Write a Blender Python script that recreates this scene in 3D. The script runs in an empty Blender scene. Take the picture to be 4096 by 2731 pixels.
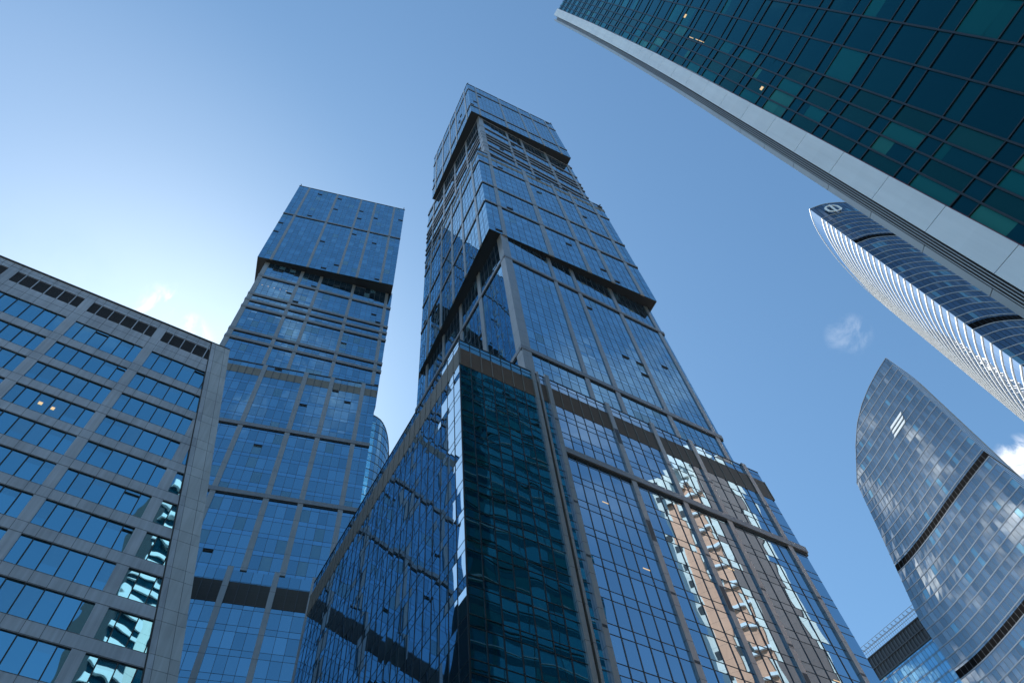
import bpy, math, random
from mathutils import Matrix, Vector
R = math.radians
rnd = random.Random(7)
scene = bpy.context.scene
col = scene.collection

# ------------------------------------------------------------------ camera
PITCH, ROLL, EYE = 1.08611914, -.16495904, 1.7
c, s = math.cos(PITCH), math.sin(PITCH)
fwd = Vector((0, c, s)); up0 = Vector((0, -s, c)); r0 = Vector((1, 0, 0))
right = math.cos(ROLL) * r0 + math.sin(ROLL) * up0
up = -math.sin(ROLL) * r0 + math.cos(ROLL) * up0
cam_d = bpy.data.cameras.new('camera'); cam = bpy.data.objects.new('camera', cam_d); col.objects.link(cam)
cam_d.sensor_width = 36; cam_d.lens = 3082 / 4096 * 36
cam_d.clip_start = .1; cam_d.clip_end = 5000
cam.matrix_world = Matrix(((right.x, up.x, -fwd.x, 0), (right.y, up.y, -fwd.y, 0), (right.z, up.z, -fwd.z, EYE), (0, 0, 0, 1)))
scene.camera = cam

# ------------------------------------------------------------------ light
SUN_AZ, SUN_EL = -42., 50.        # azimuth from +Y towards +X, elevation
sd = Vector((math.sin(R(SUN_AZ)) * math.cos(R(SUN_EL)), math.cos(R(SUN_AZ)) * math.cos(R(SUN_EL)), math.sin(R(SUN_EL))))
sl = bpy.data.lights.new('sun', 'SUN'); sun = bpy.data.objects.new('sun', sl); col.objects.link(sun)
sl.energy = 4.6; sl.angle = R(.53); sl.color = (1, .95, .88)
sun.rotation_mode = 'QUATERNION'; sun.rotation_quaternion = sd.to_track_quat('Z', 'Y')

world = bpy.data.worlds.new('World'); scene.world = world; world.use_nodes = True
wt = world.node_tree; wn = wt.nodes; wl = wt.links; wn.clear()
def wnode(t, **k):
    n = wn.new(t)
    for a, b in k.items(): setattr(n, a, b)
    return n
sky = wnode('ShaderNodeTexSky'); sky.sky_type = 'NISHITA'; sky.sun_disc = False
sky.sun_elevation = R(SUN_EL); sky.sun_rotation = R(SUN_AZ); sky.altitude = 150
sky.air_density = 1.0; sky.dust_density = .5; sky.ozone_density = 5.0
bg = wnode('ShaderNodeBackground'); bg.inputs['Strength'].default_value = .125
out = wnode('ShaderNodeOutputWorld')
tc = wnode('ShaderNodeTexCoord')
def direction(az, el):
    return (math.sin(R(az)) * math.cos(R(el)), math.cos(R(az)) * math.cos(R(el)), math.sin(R(el)))
# small clouds of the sky, after two wide veils that paint in haze glow: (azimuth, elevation, inner cos, radius deg, noise scale, threshold, amount)
CLOUDS = [(-64, 46, 33, 2.2, .15, .06), (-50, 48, 22, 3.0, .25, .04), (-48.9, 57.6, 3.4, 15, .50, .85), (-46.4, 57.2, 2.6, 17, .48, .8), (39.6, 51.6, 1.7, 17, .49, .15), (93.5, 54.5, 9, 5, .42, .15), (165.5, 59, 6.5, 7, .42, .30),
          (42.0, 39.0, 1.9, 26, .42, .7), (-97, 41, 12, 8, .55, 1.6), (-84, 30, 14, 9, .53, 1.4), (-112, 34, 14, 9, .53, 1.3), (-120, 64, 16, 6, .6, .35)]
wb = wnode('ShaderNodeMix', data_type='RGBA', blend_type='MULTIPLY'); wb.inputs['Factor'].default_value = 1
wb.inputs['B'].default_value = (.86, 1.03, .95, 1)      # the camera's white balance
wl.new(sky.outputs['Color'], wb.inputs['A']); colour = wb.outputs['Result']
for az, el, rad, nsc, th, amt in CLOUDS:
    dot = wnode('ShaderNodeVectorMath', operation='DOT_PRODUCT'); dot.inputs[1].default_value = direction(az, el)
    wl.new(tc.outputs['Generated'], dot.inputs[0])
    mr = wnode('ShaderNodeMapRange', interpolation_type='SMOOTHSTEP')
    mr.inputs['From Min'].default_value = math.cos(R(rad)); mr.inputs['From Max'].default_value = math.cos(R(rad * .25))
    wl.new(dot.outputs['Value'], mr.inputs['Value'])
    nz = wnode('ShaderNodeTexNoise'); nz.inputs['Scale'].default_value = nsc; nz.inputs['Detail'].default_value = 7
    nz.inputs['Roughness'].default_value = .58; nz.inputs['Distortion'].default_value = .5
    wl.new(tc.outputs['Generated'], nz.inputs['Vector'])
    m2 = wnode('ShaderNodeMath', operation='MULTIPLY'); wl.new(mr.outputs['Result'], m2.inputs[0])
    mr2 = wnode('ShaderNodeMapRange', interpolation_type='SMOOTHSTEP')
    mr2.inputs['From Min'].default_value = th; mr2.inputs['From Max'].default_value = th + .2
    wl.new(nz.outputs['Fac'], mr2.inputs['Value']); wl.new(mr2.outputs['Result'], m2.inputs[1])
    m3 = wnode('ShaderNodeMath', operation='MULTIPLY'); m3.inputs[1].default_value = min(1, amt); wl.new(m2.outputs[0], m3.inputs[0])
    mx = wnode('ShaderNodeMix', data_type='RGBA'); b = 9.5 * max(1, amt)
    mx.inputs['B'].default_value = (b, b * .98, b * .96, 1)
    wl.new(m3.outputs[0], mx.inputs['Factor']); wl.new(colour, mx.inputs['A']); colour = mx.outputs['Result']
wl.new(colour, bg.inputs['Color']); wl.new(bg.outputs[0], out.inputs['Surface'])
scene.view_settings.view_transform = 'Standard'; scene.view_settings.look = 'None'
scene.view_settings.exposure = 0.78; scene.view_settings.gamma = 1
scene.render.engine = 'CYCLES'
scene.cycles.max_bounces = 8; scene.cycles.glossy_bounces = 5; scene.cycles.diffuse_bounces = 3

# ------------------------------------------------------------------ materials
def mat(name):
    m = bpy.data.materials.new(name); m.use_nodes = True; m.node_tree.nodes.clear(); return m, m.node_tree.nodes, m.node_tree.links
def glass(name, f0, tint, dark, light, frac=.86, wave=.012, wscale=.45, rough=.012, spread=.5, wvar=61):
    """coated curtain-wall glass: mirror by Fresnel over the room behind it, every pane a little different"""
    m, n, l = mat(name)
    geo = n.new('ShaderNodeNewGeometry'); t = n.new('ShaderNodeTexCoord')
    ramp = n.new('ShaderNodeValToRGB'); e = ramp.color_ramp.elements
    e[0].position = 0; e[0].color = (*dark, 1); e[1].position = 1; e[1].color = (*light, 1)
    k = e.new(frac); k.color = (*[d * 1.5 for d in dark], 1)
    l.new(geo.outputs['Random Per Island'], ramp.inputs['Fac'])
    dif = n.new('ShaderNodeBsdfDiffuse'); l.new(ramp.outputs['Color'], dif.inputs['Color'])
    gl = n.new('ShaderNodeBsdfGlossy'); gl.inputs['Roughness'].default_value = rough
    # slight tint change from pane to pane
    mth = n.new('ShaderNodeMath'); mth.operation = 'MULTIPLY'; mth.inputs[1].default_value = 17.31
    fr = n.new('ShaderNodeMath'); fr.operation = 'FRACT'
    l.new(geo.outputs['Random Per Island'], mth.inputs[0]); l.new(mth.outputs[0], fr.inputs[0])
    mx = n.new('ShaderNodeMix'); mx.data_type = 'RGBA'
    mx.inputs['A'].default_value = (*[x * (1 - .22 * spread) for x in tint], 1); mx.inputs['B'].default_value = (*tint, 1)
    l.new(fr.outputs[0], mx.inputs['Factor'])
    w = n.new('ShaderNodeMath'); w.operation = 'MULTIPLY'; w.inputs[1].default_value = wvar
    l.new(geo.outputs['Random Per Island'], w.inputs[0])
    nz = n.new('ShaderNodeTexNoise'); nz.noise_dimensions = '4D'; nz.inputs['Scale'].default_value = wscale; nz.inputs['Detail'].default_value = .6
    l.new(t.outputs['Object'], nz.inputs['Vector']); l.new(w.outputs[0], nz.inputs['W'])
    bp = n.new('ShaderNodeBump'); bp.inputs['Strength'].default_value = 1; bp.inputs['Distance'].default_value = wave
    l.new(nz.outputs['Fac'], bp.inputs['Height']); l.new(bp.outputs['Normal'], gl.inputs['Normal'])
    lw = n.new('ShaderNodeLayerWeight'); lw.inputs['Blend'].default_value = .5; l.new(bp.outputs['Normal'], lw.inputs['Normal'])
    pw = n.new('ShaderNodeMath'); pw.operation = 'POWER'; pw.inputs[1].default_value = 4.6; l.new(lw.outputs['Facing'], pw.inputs[0])
    gr = n.new('ShaderNodeMix'); gr.data_type = 'RGBA'; gr.inputs['B'].default_value = (.85, .95, 1, 1)
    l.new(pw.outputs[0], gr.inputs['Factor']); l.new(mx.outputs['Result'], gr.inputs['A']); l.new(gr.outputs['Result'], gl.inputs['Color'])
    f = n.new('ShaderNodeMath'); f.operation = 'MULTIPLY_ADD'; f.inputs[1].default_value = 1 - f0; f.inputs[2].default_value = f0; l.new(pw.outputs[0], f.inputs[0])
    ms = n.new('ShaderNodeMixShader'); l.new(f.outputs[0], ms.inputs['Fac']); l.new(dif.outputs[0], ms.inputs[1]); l.new(gl.outputs[0], ms.inputs[2])
    o = n.new('ShaderNodeOutputMaterial'); l.new(ms.outputs[0], o.inputs['Surface'])
    return m
def panel(name, colr, rough=.5, joint=None, var=.18, metal=0., vjoint=None, spec=.5, streak=True):
    """cladding: cloudy tone, faint rain streaks, optional dark joints every `joint` metres of height"""
    m, n, l = mat(name)
    t = n.new('ShaderNodeTexCoord')
    nz = n.new('ShaderNodeTexNoise'); nz.inputs['Scale'].default_value = .35; nz.inputs['Detail'].default_value = 5
    l.new(t.outputs['Object'], nz.inputs['Vector'])
    geo = n.new('ShaderNodeNewGeometry')
    mp = n.new('ShaderNodeMapping'); mp.inputs['Scale'].default_value = (3.5, 3.5, .12); l.new(t.outputs['Object'], mp.inputs['Vector'])
    n2 = n.new('ShaderNodeTexNoise'); n2.inputs['Scale'].default_value = 1; n2.inputs['Detail'].default_value = 3; l.new(mp.outputs[0], n2.inputs['Vector'])
    ad = n.new('ShaderNodeMath'); ad.operation = 'ADD'; l.new(nz.outputs['Fac'], ad.inputs[0]); l.new(n2.outputs['Fac'], ad.inputs[1])
    a2 = n.new('ShaderNodeMath'); a2.operation = 'MULTIPLY_ADD'; a2.inputs[1].default_value = .35; l.new(geo.outputs['Random Per Island'], a2.inputs[0]); l.new(ad.outputs[0], a2.inputs[2])
    mr = n.new('ShaderNodeMapRange'); mr.inputs['From Min'].default_value = .7; mr.inputs['From Max'].default_value = 1.6
    mr.inputs['To Min'].default_value = 1 - var; mr.inputs['To Max'].default_value = 1 + var; l.new(a2.outputs[0], mr.inputs['Value'])
    mul = n.new('ShaderNodeMix'); mul.data_type = 'RGBA'; mul.blend_type = 'MULTIPLY'; mul.inputs['Factor'].default_value = 1
    mul.inputs['A'].default_value = (*colr, 1); l.new(mr.outputs[0], mul.inputs['B'])
    cur = mul.outputs['Result']
    if joint:
        sp = n.new('ShaderNodeSeparateXYZ'); l.new(t.outputs['Object'], sp.inputs[0])
        d = n.new('ShaderNodeMath'); d.operation = 'DIVIDE'; d.inputs[1].default_value = joint; l.new(sp.outputs['Z'], d.inputs[0])
        fr = n.new('ShaderNodeMath'); fr.operation = 'FRACT'; l.new(d.outputs[0], fr.inputs[0])
        lt = n.new('ShaderNodeMath'); lt.operation = 'LESS_THAN'; lt.inputs[1].default_value = .05 / joint; l.new(fr.outputs[0], lt.inputs[0])
        jm = n.new('ShaderNodeMix'); jm.data_type = 'RGBA'; jm.inputs['B'].default_value = (*[x * .22 for x in colr], 1)
        l.new(lt.outputs[0], jm.inputs['Factor']); l.new(cur, jm.inputs['A']); cur = jm.outputs['Result']
    p = n.new('ShaderNodeBsdfPrincipled'); l.new(cur, p.inputs['Base Color']); p.inputs['Roughness'].default_value = rough
    p.inputs['Metallic'].default_value = metal; p.inputs['Specular IOR Level'].default_value = spec
    o = n.new('ShaderNodeOutputMaterial'); l.new(p.outputs[0], o.inputs['Surface'])
    return m
def lamp(name, colr, e):
    m, n, l = mat(name); em = n.new('ShaderNodeEmission'); em.inputs['Color'].default_value = (*colr, 1); em.inputs['Strength'].default_value = e
    o = n.new('ShaderNodeOutputMaterial'); l.new(em.outputs[0], o.inputs['Surface']); return m

G_TOWER = glass('tower_glass', 0.68, (.38, .74, .98), (.006, .022, .042), (.06, .12, .14), frac=.78, wave=.008, spread=1.15)
G_BLIND = glass('tower_glass_blind', 0.36, (.45, .80, 1.0), (.06, .12, .15), (.14, .22, .24), wave=.008)
G_POD = glass('podium_glass', 0.7, (.56, .80, 1.0), (.004, .020, .035), (.015, .05, .06), wave=.014, wscale=.24)
G_PODD = glass('podium_corner_glass', 0.46, (.36, .74, .92), (.003, .018, .024), (.010, .04, .045), wave=.026, wscale=.28, wvar=2.5)  # dimmer copy of the podium glass; the dark reflection is partly in its colour
G_SPAN = glass('spandrel_glass', 0.7, (.36, .72, 1.0), (.008, .028, .045), (.02, .05, .07), wave=.010)
G_GREY = glass('office_glass', 0.72, (.34, .78, 1.0), (.006, .020, .045), (.02, .05, .08), wave=.015, wscale=.42)
G_GREYB = glass('office_glass_blind', 0.62, (.36, .78, 1.0), (.03, .07, .10), (.10, .16, .20), wave=.015, wscale=.42)
G_DARK = glass('teal_glass', 0.062, (.08, .72, .84), (.002, .016, .024), (.004, .030, .036), wave=.015, wscale=.25)
G_DARKB = glass('teal_glass_blind', 0.062, (.08, .72, .84), (.006, .062, .058), (.016, .105, .090), wave=.015, wscale=.25)
G_ZONE = glass('teal_reflection_glass', .09, (.12, .62, .62), (.002, .018, .020), (.008, .05, .046), wave=.02, wscale=.5)  # teal reflections beside the white edge are put into this glass colour
G_ZONEB = glass('teal_reflection_blind', .09, (.12, .62, .62), (.02, .11, .09), (.07, .24, .19), wave=.02, wscale=.5)  # drawn blind with the same reflected green tinted in
G_SIDE = glass('side_glass', .16, (.2, .8, 1.0), (.005, .070, .070), (.03, .14, .125), wave=.008, wscale=.3)
G_FAR = glass('far_glass', 0.42, (.62, .71, .79), (.010, .024, .034), (.06, .09, .11), frac=.7, wave=.005, wscale=.2, spread=1.25)
G_EASTL = glass('sail_sheen_glass', 0.8, (.90, .90, .96), (.02, .03, .05), (.06, .09, .11), wave=.004, wscale=.2)  # brighter copy of the sail glass; grazing sky sheen is put into it
G_EAST = glass('sail_glass', 0.34, (.46, .60, .80), (.010, .020, .032), (.08, .11, .13), frac=.7, wave=.004, wscale=.2, spread=1.4)
P_PIER = panel('grey_metal_cladding', (.37, .345, .32), .32, 3.69, .12, .65)
P_BELT = panel('belt_cladding', (.24, .24, .25), .38, None, .12, .4)
P_MULL = panel('mullion_metal', (.07, .075, .085), .4, None, .1)
P_MULLD = panel('dark_mullion', (.012, .016, .018), .4, None, .1)
P_SOFF = panel('dark_soffit', (.010, .011, .013), .6, None, .3)
P_LOUV = panel('louvre_metal', (.12, .098, .090), .55, None, .15)
P_LOUVG = panel('grey_louvre', (.17, .165, .155), .55, None, .15)
P_LOUVD = panel('dark_louvre', (.045, .046, .05), .55, None, .15)
P_BLACK = panel('black_recess', (.005, .005, .006), .9, None, .2, 0, None, .05)
P_STONE = panel('grey_stone', (.325, .365, .435), .55, None, .3)
P_STONE2 = panel('pale_grey_stone', (.37, .41, .46), .55, None, .2)
P_JOINT = panel('stone_joint', (.03, .03, .032), .7, None, .1)
P_WHITE = panel('white_cladding', (.80, .81, .82), .38, None, .10)
P_FIN = panel('pale_fin_metal', (.42, .42, .41), .35, None, .12, .2)
P_RED = panel('red_seal', (.16, .03, .04), .5, None, .1)
P_BAND = panel('floor_band_metal', (.40, .42, .45), .35, None, .1, .2)
P_BANDG = panel('blue_grey_band', (.20, .23, .27), .35, None, .1, .3)
P_BANDW = panel('white_floor_band', (.80, .80, .80), .4, None, .05)
P_CORE = panel('concrete_core', (.05, .05, .05), .8, None, .2)
P_ROOF = panel('roof_sheet', (.12, .12, .12), .8, None, .2)
P_BRICK = panel('orange_cladding', (.72, .36, .22), .7, 3.3, .15)
P_BROWN = panel('brown_cladding', (.12, .070, .062), .6, 3.3, .25)
P_CREAM = panel('cream_cladding', (.72, .70, .64), .6, 3.4, .1)
P_PAVE = panel('paving', (.20, .20, .19), .8, None, .2)
E_WARM = lamp('ceiling_lamp_glow', (1, .72, .42), .55)
E_SIGN = panel('white_emblem', (.85, .87, .88), .4, None, .03)

# ------------------------------------------------------------------ building blocks
class Fr:
    """a facade: origin, direction of u in plan, outward side; p(u, z, o) with o metres out of the wall"""
    def __init__(s, A, yaw, side=1):
        s.A = Vector((A[0], A[1])); s.U = Vector((math.cos(R(yaw)), math.sin(R(yaw)))); s.side = side
        s.N = Vector((math.sin(R(yaw)), -math.cos(R(yaw)))) * side
    def p(s, u, z, o=0.):
        q = s.A + s.U * u + s.N * o; return (q.x, q.y, z)
class MB:
    def __init__(s): s.v = []; s.f = []; s.m = []; s.mats = []
    def mi(s, m):
        if m not in s.mats: s.mats.append(m)
        return s.mats.index(m)
    def poly(s, pts, m):
        b = len(s.v); s.v += [tuple(p) for p in pts]; s.f.append(tuple(range(b, b + len(pts)))); s.m.append(s.mi(m))
    def quad(s, fr, u0, u1, z0, z1, o, m, tilt=0.):
        if tilt:
            a, b_ = rnd.gauss(0, tilt), rnd.gauss(0, tilt)
            oo = [o - a - b_, o + a - b_, o + a + b_, o - a + b_]
        else: oo = [o] * 4
        q = [fr.p(u0, z0, oo[0]), fr.p(u1, z0, oo[1]), fr.p(u1, z1, oo[2]), fr.p(u0, z1, oo[3])]
        s.poly(q if fr.side > 0 else q[::-1], m)
    def hexa(s, b, t, m):
        k = len(s.v); s.v += [tuple(p) for p in b] + [tuple(p) for p in t]; n = len(b); i = s.mi(m)
        s.f.append(tuple(range(k + n - 1, k - 1, -1))); s.m.append(i)
        s.f.append(tuple(range(k + n, k + 2 * n))); s.m.append(i)
        for j in range(n):
            j2 = (j + 1) % n; s.f.append((k + j, k + j2, k + n + j2, k + n + j)); s.m.append(i)
    def box(s, fr, u0, u1, z0, z1, o0, o1, m):
        c4 = [(u0, o1), (u1, o1), (u1, o0), (u0, o0)]
        if fr.side < 0: c4 = c4[::-1]
        # outward face is o1; order counter-clockwise from above
        b = [fr.p(u, z0, o) for u, o in c4]; t = [fr.p(u, z1, o) for u, o in c4]
        s.hexa(b, t, m)
    def prism(s, plan, z0, z1, m): s.hexa([(x, y, z0) for x, y in plan], [(x, y, z1) for x, y in plan], m)
    def build(s, name, parent=None, **props):
        me = bpy.data.meshes.new(name)
        off = Vector(parent['_o']) if parent is not None and '_o' in parent else Vector((0, 0, 0))
        me.from_pydata([tuple(Vector(v) - off) for v in s.v], [], s.f)
        for m in s.mats: me.materials.append(m)
        me.polygons.foreach_set('material_index', s.m); me.update()
        o = bpy.data.objects.new(name, me); col.objects.link(o)
        if parent is not None:
            o.parent = parent; o['_o'] = (off.x, off.y, off.z)
        for k, v in props.items(): o[k] = v
        return o
def thing(name, label, cat, loc, group=None):
    o = bpy.data.objects.new(name, None); col.objects.link(o); o.location = (loc[0], loc[1], 0); o.empty_display_size = 3
    o['label'] = label; o['category'] = cat; o['_o'] = (loc[0], loc[1], 0.)
    if group: o['group'] = group
    return o
def bays(u0, u1, piers):
    e = [u0]
    for a, b in piers:
        e += [a, b]
    e.append(u1)
    return [(e[i], e[i + 1]) for i in range(0, len(e), 2) if e[i + 1] - e[i] > .15]
def zrows(z0, z1, top, fh, sp):
    """heights of the transoms: each storey has one at `top` and one `sp` below it"""
    k = math.floor((z0 - top) / fh) - 1; L = []
    while True:
        for z in (top + k * fh - sp, top + k * fh):
            if z0 + .12 < z < z1 - .12: L.append(z)
        k += 1
        if top + k * fh - sp > z1: break
    return L
def curtain(par, fr, u0, u1, z0, z1, piers=(), top=50.7, fh=3.69, sp=.95, pane=1.42, g=None, gs=None, gb=None, blind=.05, mull=None, holes=(), tilt=.0025, mw=.024, mo=.035, vents=0, belts=()):
    """curtain wall split into bays between piers; one glazing part per bay, its mullions a sub-part"""
    if holes:
        (h0, h1), rest = holes[0], holes[1:]
        kw = dict(piers=piers, top=top, fh=fh, sp=sp, pane=pane, g=g, gs=gs, gb=gb, blind=blind, mull=mull, holes=rest, tilt=tilt, mw=mw, mo=mo, vents=vents, belts=belts)
        curtain(par, fr, u0, u1, z0, h0, **kw); curtain(par, fr, u0, u1, h1, z1, **kw); return
    g = g or G_TOWER; gs = gs or G_SPAN; mull = mull or P_MULL
    zl = [z0] + zrows(z0, z1, top, fh, sp) + [z1]
    for a, b in bays(u0, u1, piers):
        n = max(1, round((b - a) / pane)); w = (b - a) / n
        m = MB(); k = MB(); vt = []
        for i in range(n):
            for j in range(len(zl) - 1):
                za, zb = zl[j], zl[j + 1]
                if any(h0 <= (za + zb) / 2 <= h1 for h0, h1 in holes): continue
                small = zb - za < sp + .2
                mm = gs if small else (gb if gb and rnd.random() < blind else g)
                m.quad(fr, a + i * w, a + (i + 1) * w, za, zb, 0, mm, tilt)
                if vents and not small and rnd.random() < vents and not any(abs(zb - bz) < 2 for bz in belts):
                    vt.append((a + i * w + .06, a + (i + 1) * w - .06, zb))
        if not m.f: continue
        gl = m.build('glazing', par)
        for i in range(1, n): k.box(fr, a + i * w - mw, a + i * w + mw, z0, z1, -.02, mo, mull)
        for z in zl[1:-1]:
            if any(h0 < z < h1 for h0, h1 in holes): continue
            k.box(fr, a, b, z - mw * .8, z + mw * .8, -.02, mo * .5, mull)
        if k.f: k.build('mullion_grid', gl)
        for x0, x1, zt in vt:
            v = MB(); v.box(fr, x0, x1, zt - .46, zt - .1, -.02, .10, P_BLACK)  # proud black box stands in for the shade in the vent opening
            v.box(fr, x0, x1, zt - .56, zt - .50, .0, .22, P_MULL); v.build('open_vent', par)
def piers_(par, fr, piers, z0, z1, out=.16, m=None, cut=()):
    for a, b in piers:
        mb = MB(); mb.box(fr, a, b, z0, z1, -.1, out, m or P_PIER); mb.build('pilaster', par)
def belt(par, fr, u0, u1, z0, z1, out=.42, m=None, shadow=True):
    mb = MB(); mb.box(fr, u0, u1, z0, z1, -.1, out, m or P_BELT)
    if shadow: mb.box(fr, u0 + .02, u1 - .02, z0 - .32, z0 - .004, -.1, .13, P_MULLD)  # dark strip built in under the belt as its shadow
    return mb.build('belt_course', par)
def louvres(par, fr, u0, u1, z0, z1, piers, m, pitch=.22, sep=1.42, frame=None, lab=None):
    for a, b in bays(u0, u1, piers):
        mb = MB(); mb.box(fr, a, b, z0, z1, -.1, .0, P_BLACK)
        nz = int((z1 - z0) / pitch)
        for i in range(nz):
            z = z0 + (i + .5) * (z1 - z0) / nz
            q = [fr.p(a, z - pitch * .42, .03), fr.p(b, z - pitch * .42, .03), fr.p(b, z + pitch * .42, .09), fr.p(a, z + pitch * .42, .09)]
            mb.poly(q if fr.side > 0 else q[::-1], m)
        o = mb.build('louvre_panel', par)
        n = max(1, round((b - a) / sep)); k = MB()
        for i in range(n + 1): k.box(fr, a + (b - a) * i / n - .04, a + (b - a) * i / n + .04, z0, z1, -.02, .15, frame or P_MULL)
        k.build('louvre_frame', o)
def box_body(par, A, yaw, w, d, z0, z1, roof=True, soffit=True, inset=.14):
    """dark core behind the curtain wall, roof slab and underside of a rectangular block"""
    f = Fr(A, yaw); b = Fr(A, yaw + 90)
    def q(u, v): p = f.A + f.U * u + b.U * v; return (p.x, p.y)
    i = inset; plan = [q(i, i), q(w - i, i), q(w - i, d - i), q(i, d - i)]
    m = MB(); m.prism(plan, z0 + .3, z1 - .3, P_CORE); m.build('core', par)
    plan = [q(.03, .03), q(w - .03, .03), q(w - .03, d - .03), q(.03, d - .03)]
    if soffit:
        m = MB(); m.prism(plan, z0, z0 + .28, P_SOFF)
        rim = [(0, 0, w, .25), (0, d - .25, w, d), (0, .25, .25, d - .25), (w - .25, .25, w, d - .25)]
        for u0, v0, u1, v1 in rim: m.prism([q(u0, v0), q(u1, v0), q(u1, v1), q(u0, v1)], z0 - .12, z0 - .004, P_MULLD)
        m.build('soffit', par)
    if roof:
        m = MB(); m.prism(plan, z1 - .28, z1 - .02, P_ROOF); m.build('roof', par)
    # the two far sides, plain glass
    f2 = Fr(q(w, 0), yaw + 90); f3 = Fr(q(0, d), yaw, -1)
    for fr, L in ((f2, d), (f3, w)):
        curtain(par, fr, 0, L, z0 + .28, z1, (), pane=3.0, mw=.05)
def coping(par, fr, u0, u1, z, m=None, h=.22, out=.12):
    mb = MB(); mb.box(fr, u0, u1, z, z + h, -.25, out, m or P_MULL); mb.build('coping', par)

# ------------------------------------------------------------------ ground
m = MB(); m.poly([(-1500, -1500, 0), (1500, -1500, 0), (1500, 1500, 0), (-1500, 1500, 0)], P_PAVE)
g = m.build('ground'); g['kind'] = 'structure'

# ------------------------------------------------------------------ main stacked tower
T1 = thing('stacked_tower', 'tallest skyscraper, stacked shifted glass boxes rising behind the corner podium', 'skyscraper', (8, 62), 'stacked glass skyscrapers')
SR = Fr((1.2, 50), 37.3); SLf = Fr((1.2, 50), 127.3, -1); SW, SD = 34.2, 35.7
def shaft(z0, z1, pr, pl, belts, vents, soffit_end):
    curtain(T1, SR, 1.35, SW, z0, z1, pr, top=102.6 + 3.69, g=G_TOWER, gb=G_BLIND, blind=.03, vents=vents, belts=[b[0] for b in belts])
    curtain(T1, SLf, 1.25, SD, z0, z1, pl, top=102.6 + 3.69, g=G_TOWER, gb=G_BLIND, blind=.03, vents=vents * .6, belts=[b[0] for b in belts])
    piers_(T1, SR, pr, z0, z1); piers_(T1, SLf, pl, z0, z1)
    for a, h in belts:
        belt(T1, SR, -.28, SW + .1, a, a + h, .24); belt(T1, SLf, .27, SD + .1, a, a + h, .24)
    cm = MB()      # corner column
    p = lambda u, v: tuple(SR.A + SR.U * u + SLf.U * v)
    cm.prism([p(-.18, -.18), p(1.35, -.18), p(1.35, .1), p(.1, .1), p(.1, 1.25), p(-.18, 1.25)], z0, z1, P_PIER); cm.build('corner_column', T1)
box_body(T1, (1.2, 50), 37.3, SW, SD, 78, 252, True, False)
shaft(78, 140.0, [(9.95, 10.7), (15.05, 15.85), (24.0, 24.85), (32.7, 33.5)], [(8.5, 9.6), (16.0, 17.0), (23.5, 24.3), (31, 31.8)], [(93.9, 1.0), (128.4, .95)], .015, 140)
shaft(201.5, 251, [(9.4, 10.15), (14.7, 15.5), (23.6, 24.6), (32.2, 33.1)], [(8.3, 9.2), (16, 16.9), (23.5, 24.4), (31, 31.8)],
      [(248.2, .55), (236.9, .8), (229.0, .8), (225.4, .8), (221.8, .8), (215.2, .8), (211.5, .8), (205.5, .8)], .035, 251)
def tower_block(T, A, yaw, w, d, z0, z1, pr, pl, belts, vents, louv=None, top=None, left=True):
    fr = Fr(A, yaw); fl = Fr(A, yaw + 90, -1); top = top or z0 + 2.9
    box_body(T, A, yaw, w, d, z0, z1)
    hol = [louv] if louv else ()
    curtain(T, fr, 0, w, z0, z1, pr, top=top, g=G_TOWER, gb=G_BLIND, blind=.035, vents=vents, belts=[b[0] for b in belts], holes=hol)
    piers_(T, fr, pr, z0 - .15, z1 - .2, .14)
    curtain(T, fl, 0, d, z0, z1, pl, top=top, g=G_TOWER, gb=G_BLIND, blind=.035, vents=vents * .7 if left else 0, belts=[b[0] for b in belts], holes=hol)
    if left: piers_(T, fl, pl, z0 - .15, z1 - .2, .14)
    for a, h in belts:
        belt(T, fr, -.05, w + .05, a, a + h, .2)
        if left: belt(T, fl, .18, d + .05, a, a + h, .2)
    if louv:
        louvres(T, fr, 0, w, louv[0], louv[1], pr, P_LOUVG, .3, 1.42)
        if left: louvres(T, fl, 0, d, louv[0], louv[1], pl, P_LOUVG, .3, 1.42)
    coping(T, fr, -.1, w + .1, z1, h=.18); coping(T, fl, .15, d, z1, h=.18)
    for f_, u in ((fr, .3), (fr, w - .3)):
        mb = MB(); mb.box(f_, u - .05, u + .05, z1 + .18, z1 + 1.1, -.3, -.2, P_MULLD); mb.box(f_, u - .12, u + .12, z1 + 1.1, z1 + 1.3, -.35, .3, P_MULLD); mb.build('roof_light', T)
tower_block(T1, (-.75, 48.35), 34.2, 37.15, 34.0, 140.0, 201.8, [(2.85, 3.75), (12.7, 13.9), (21.3, 22.2), (26.6, 27.5), (33.3, 34.2)],
            [(3.4, 4.2), (10.2, 11.0), (16.0, 16.9), (22.4, 23.2), (29.3, 30.1)], [(157.6, .75), (171.4, .75), (190.8, .75)], .035, (196.8, 199.2))
tower_block(T1, (-.75, 47.7), 34.1, 35.7, 31.2, 250.2, 302.0, [(2.9, 3.5), (12.4, 13.1), (20.5, 21.1), (25.6, 26.2), (32.0, 32.7)],
            [(2.6, 3.3), (10.4, 11.1), (15.6, 16.3), (22.0, 22.7), (28.0, 28.7)], [(260.0, .7), (290.3, .7)], .025)

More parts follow.
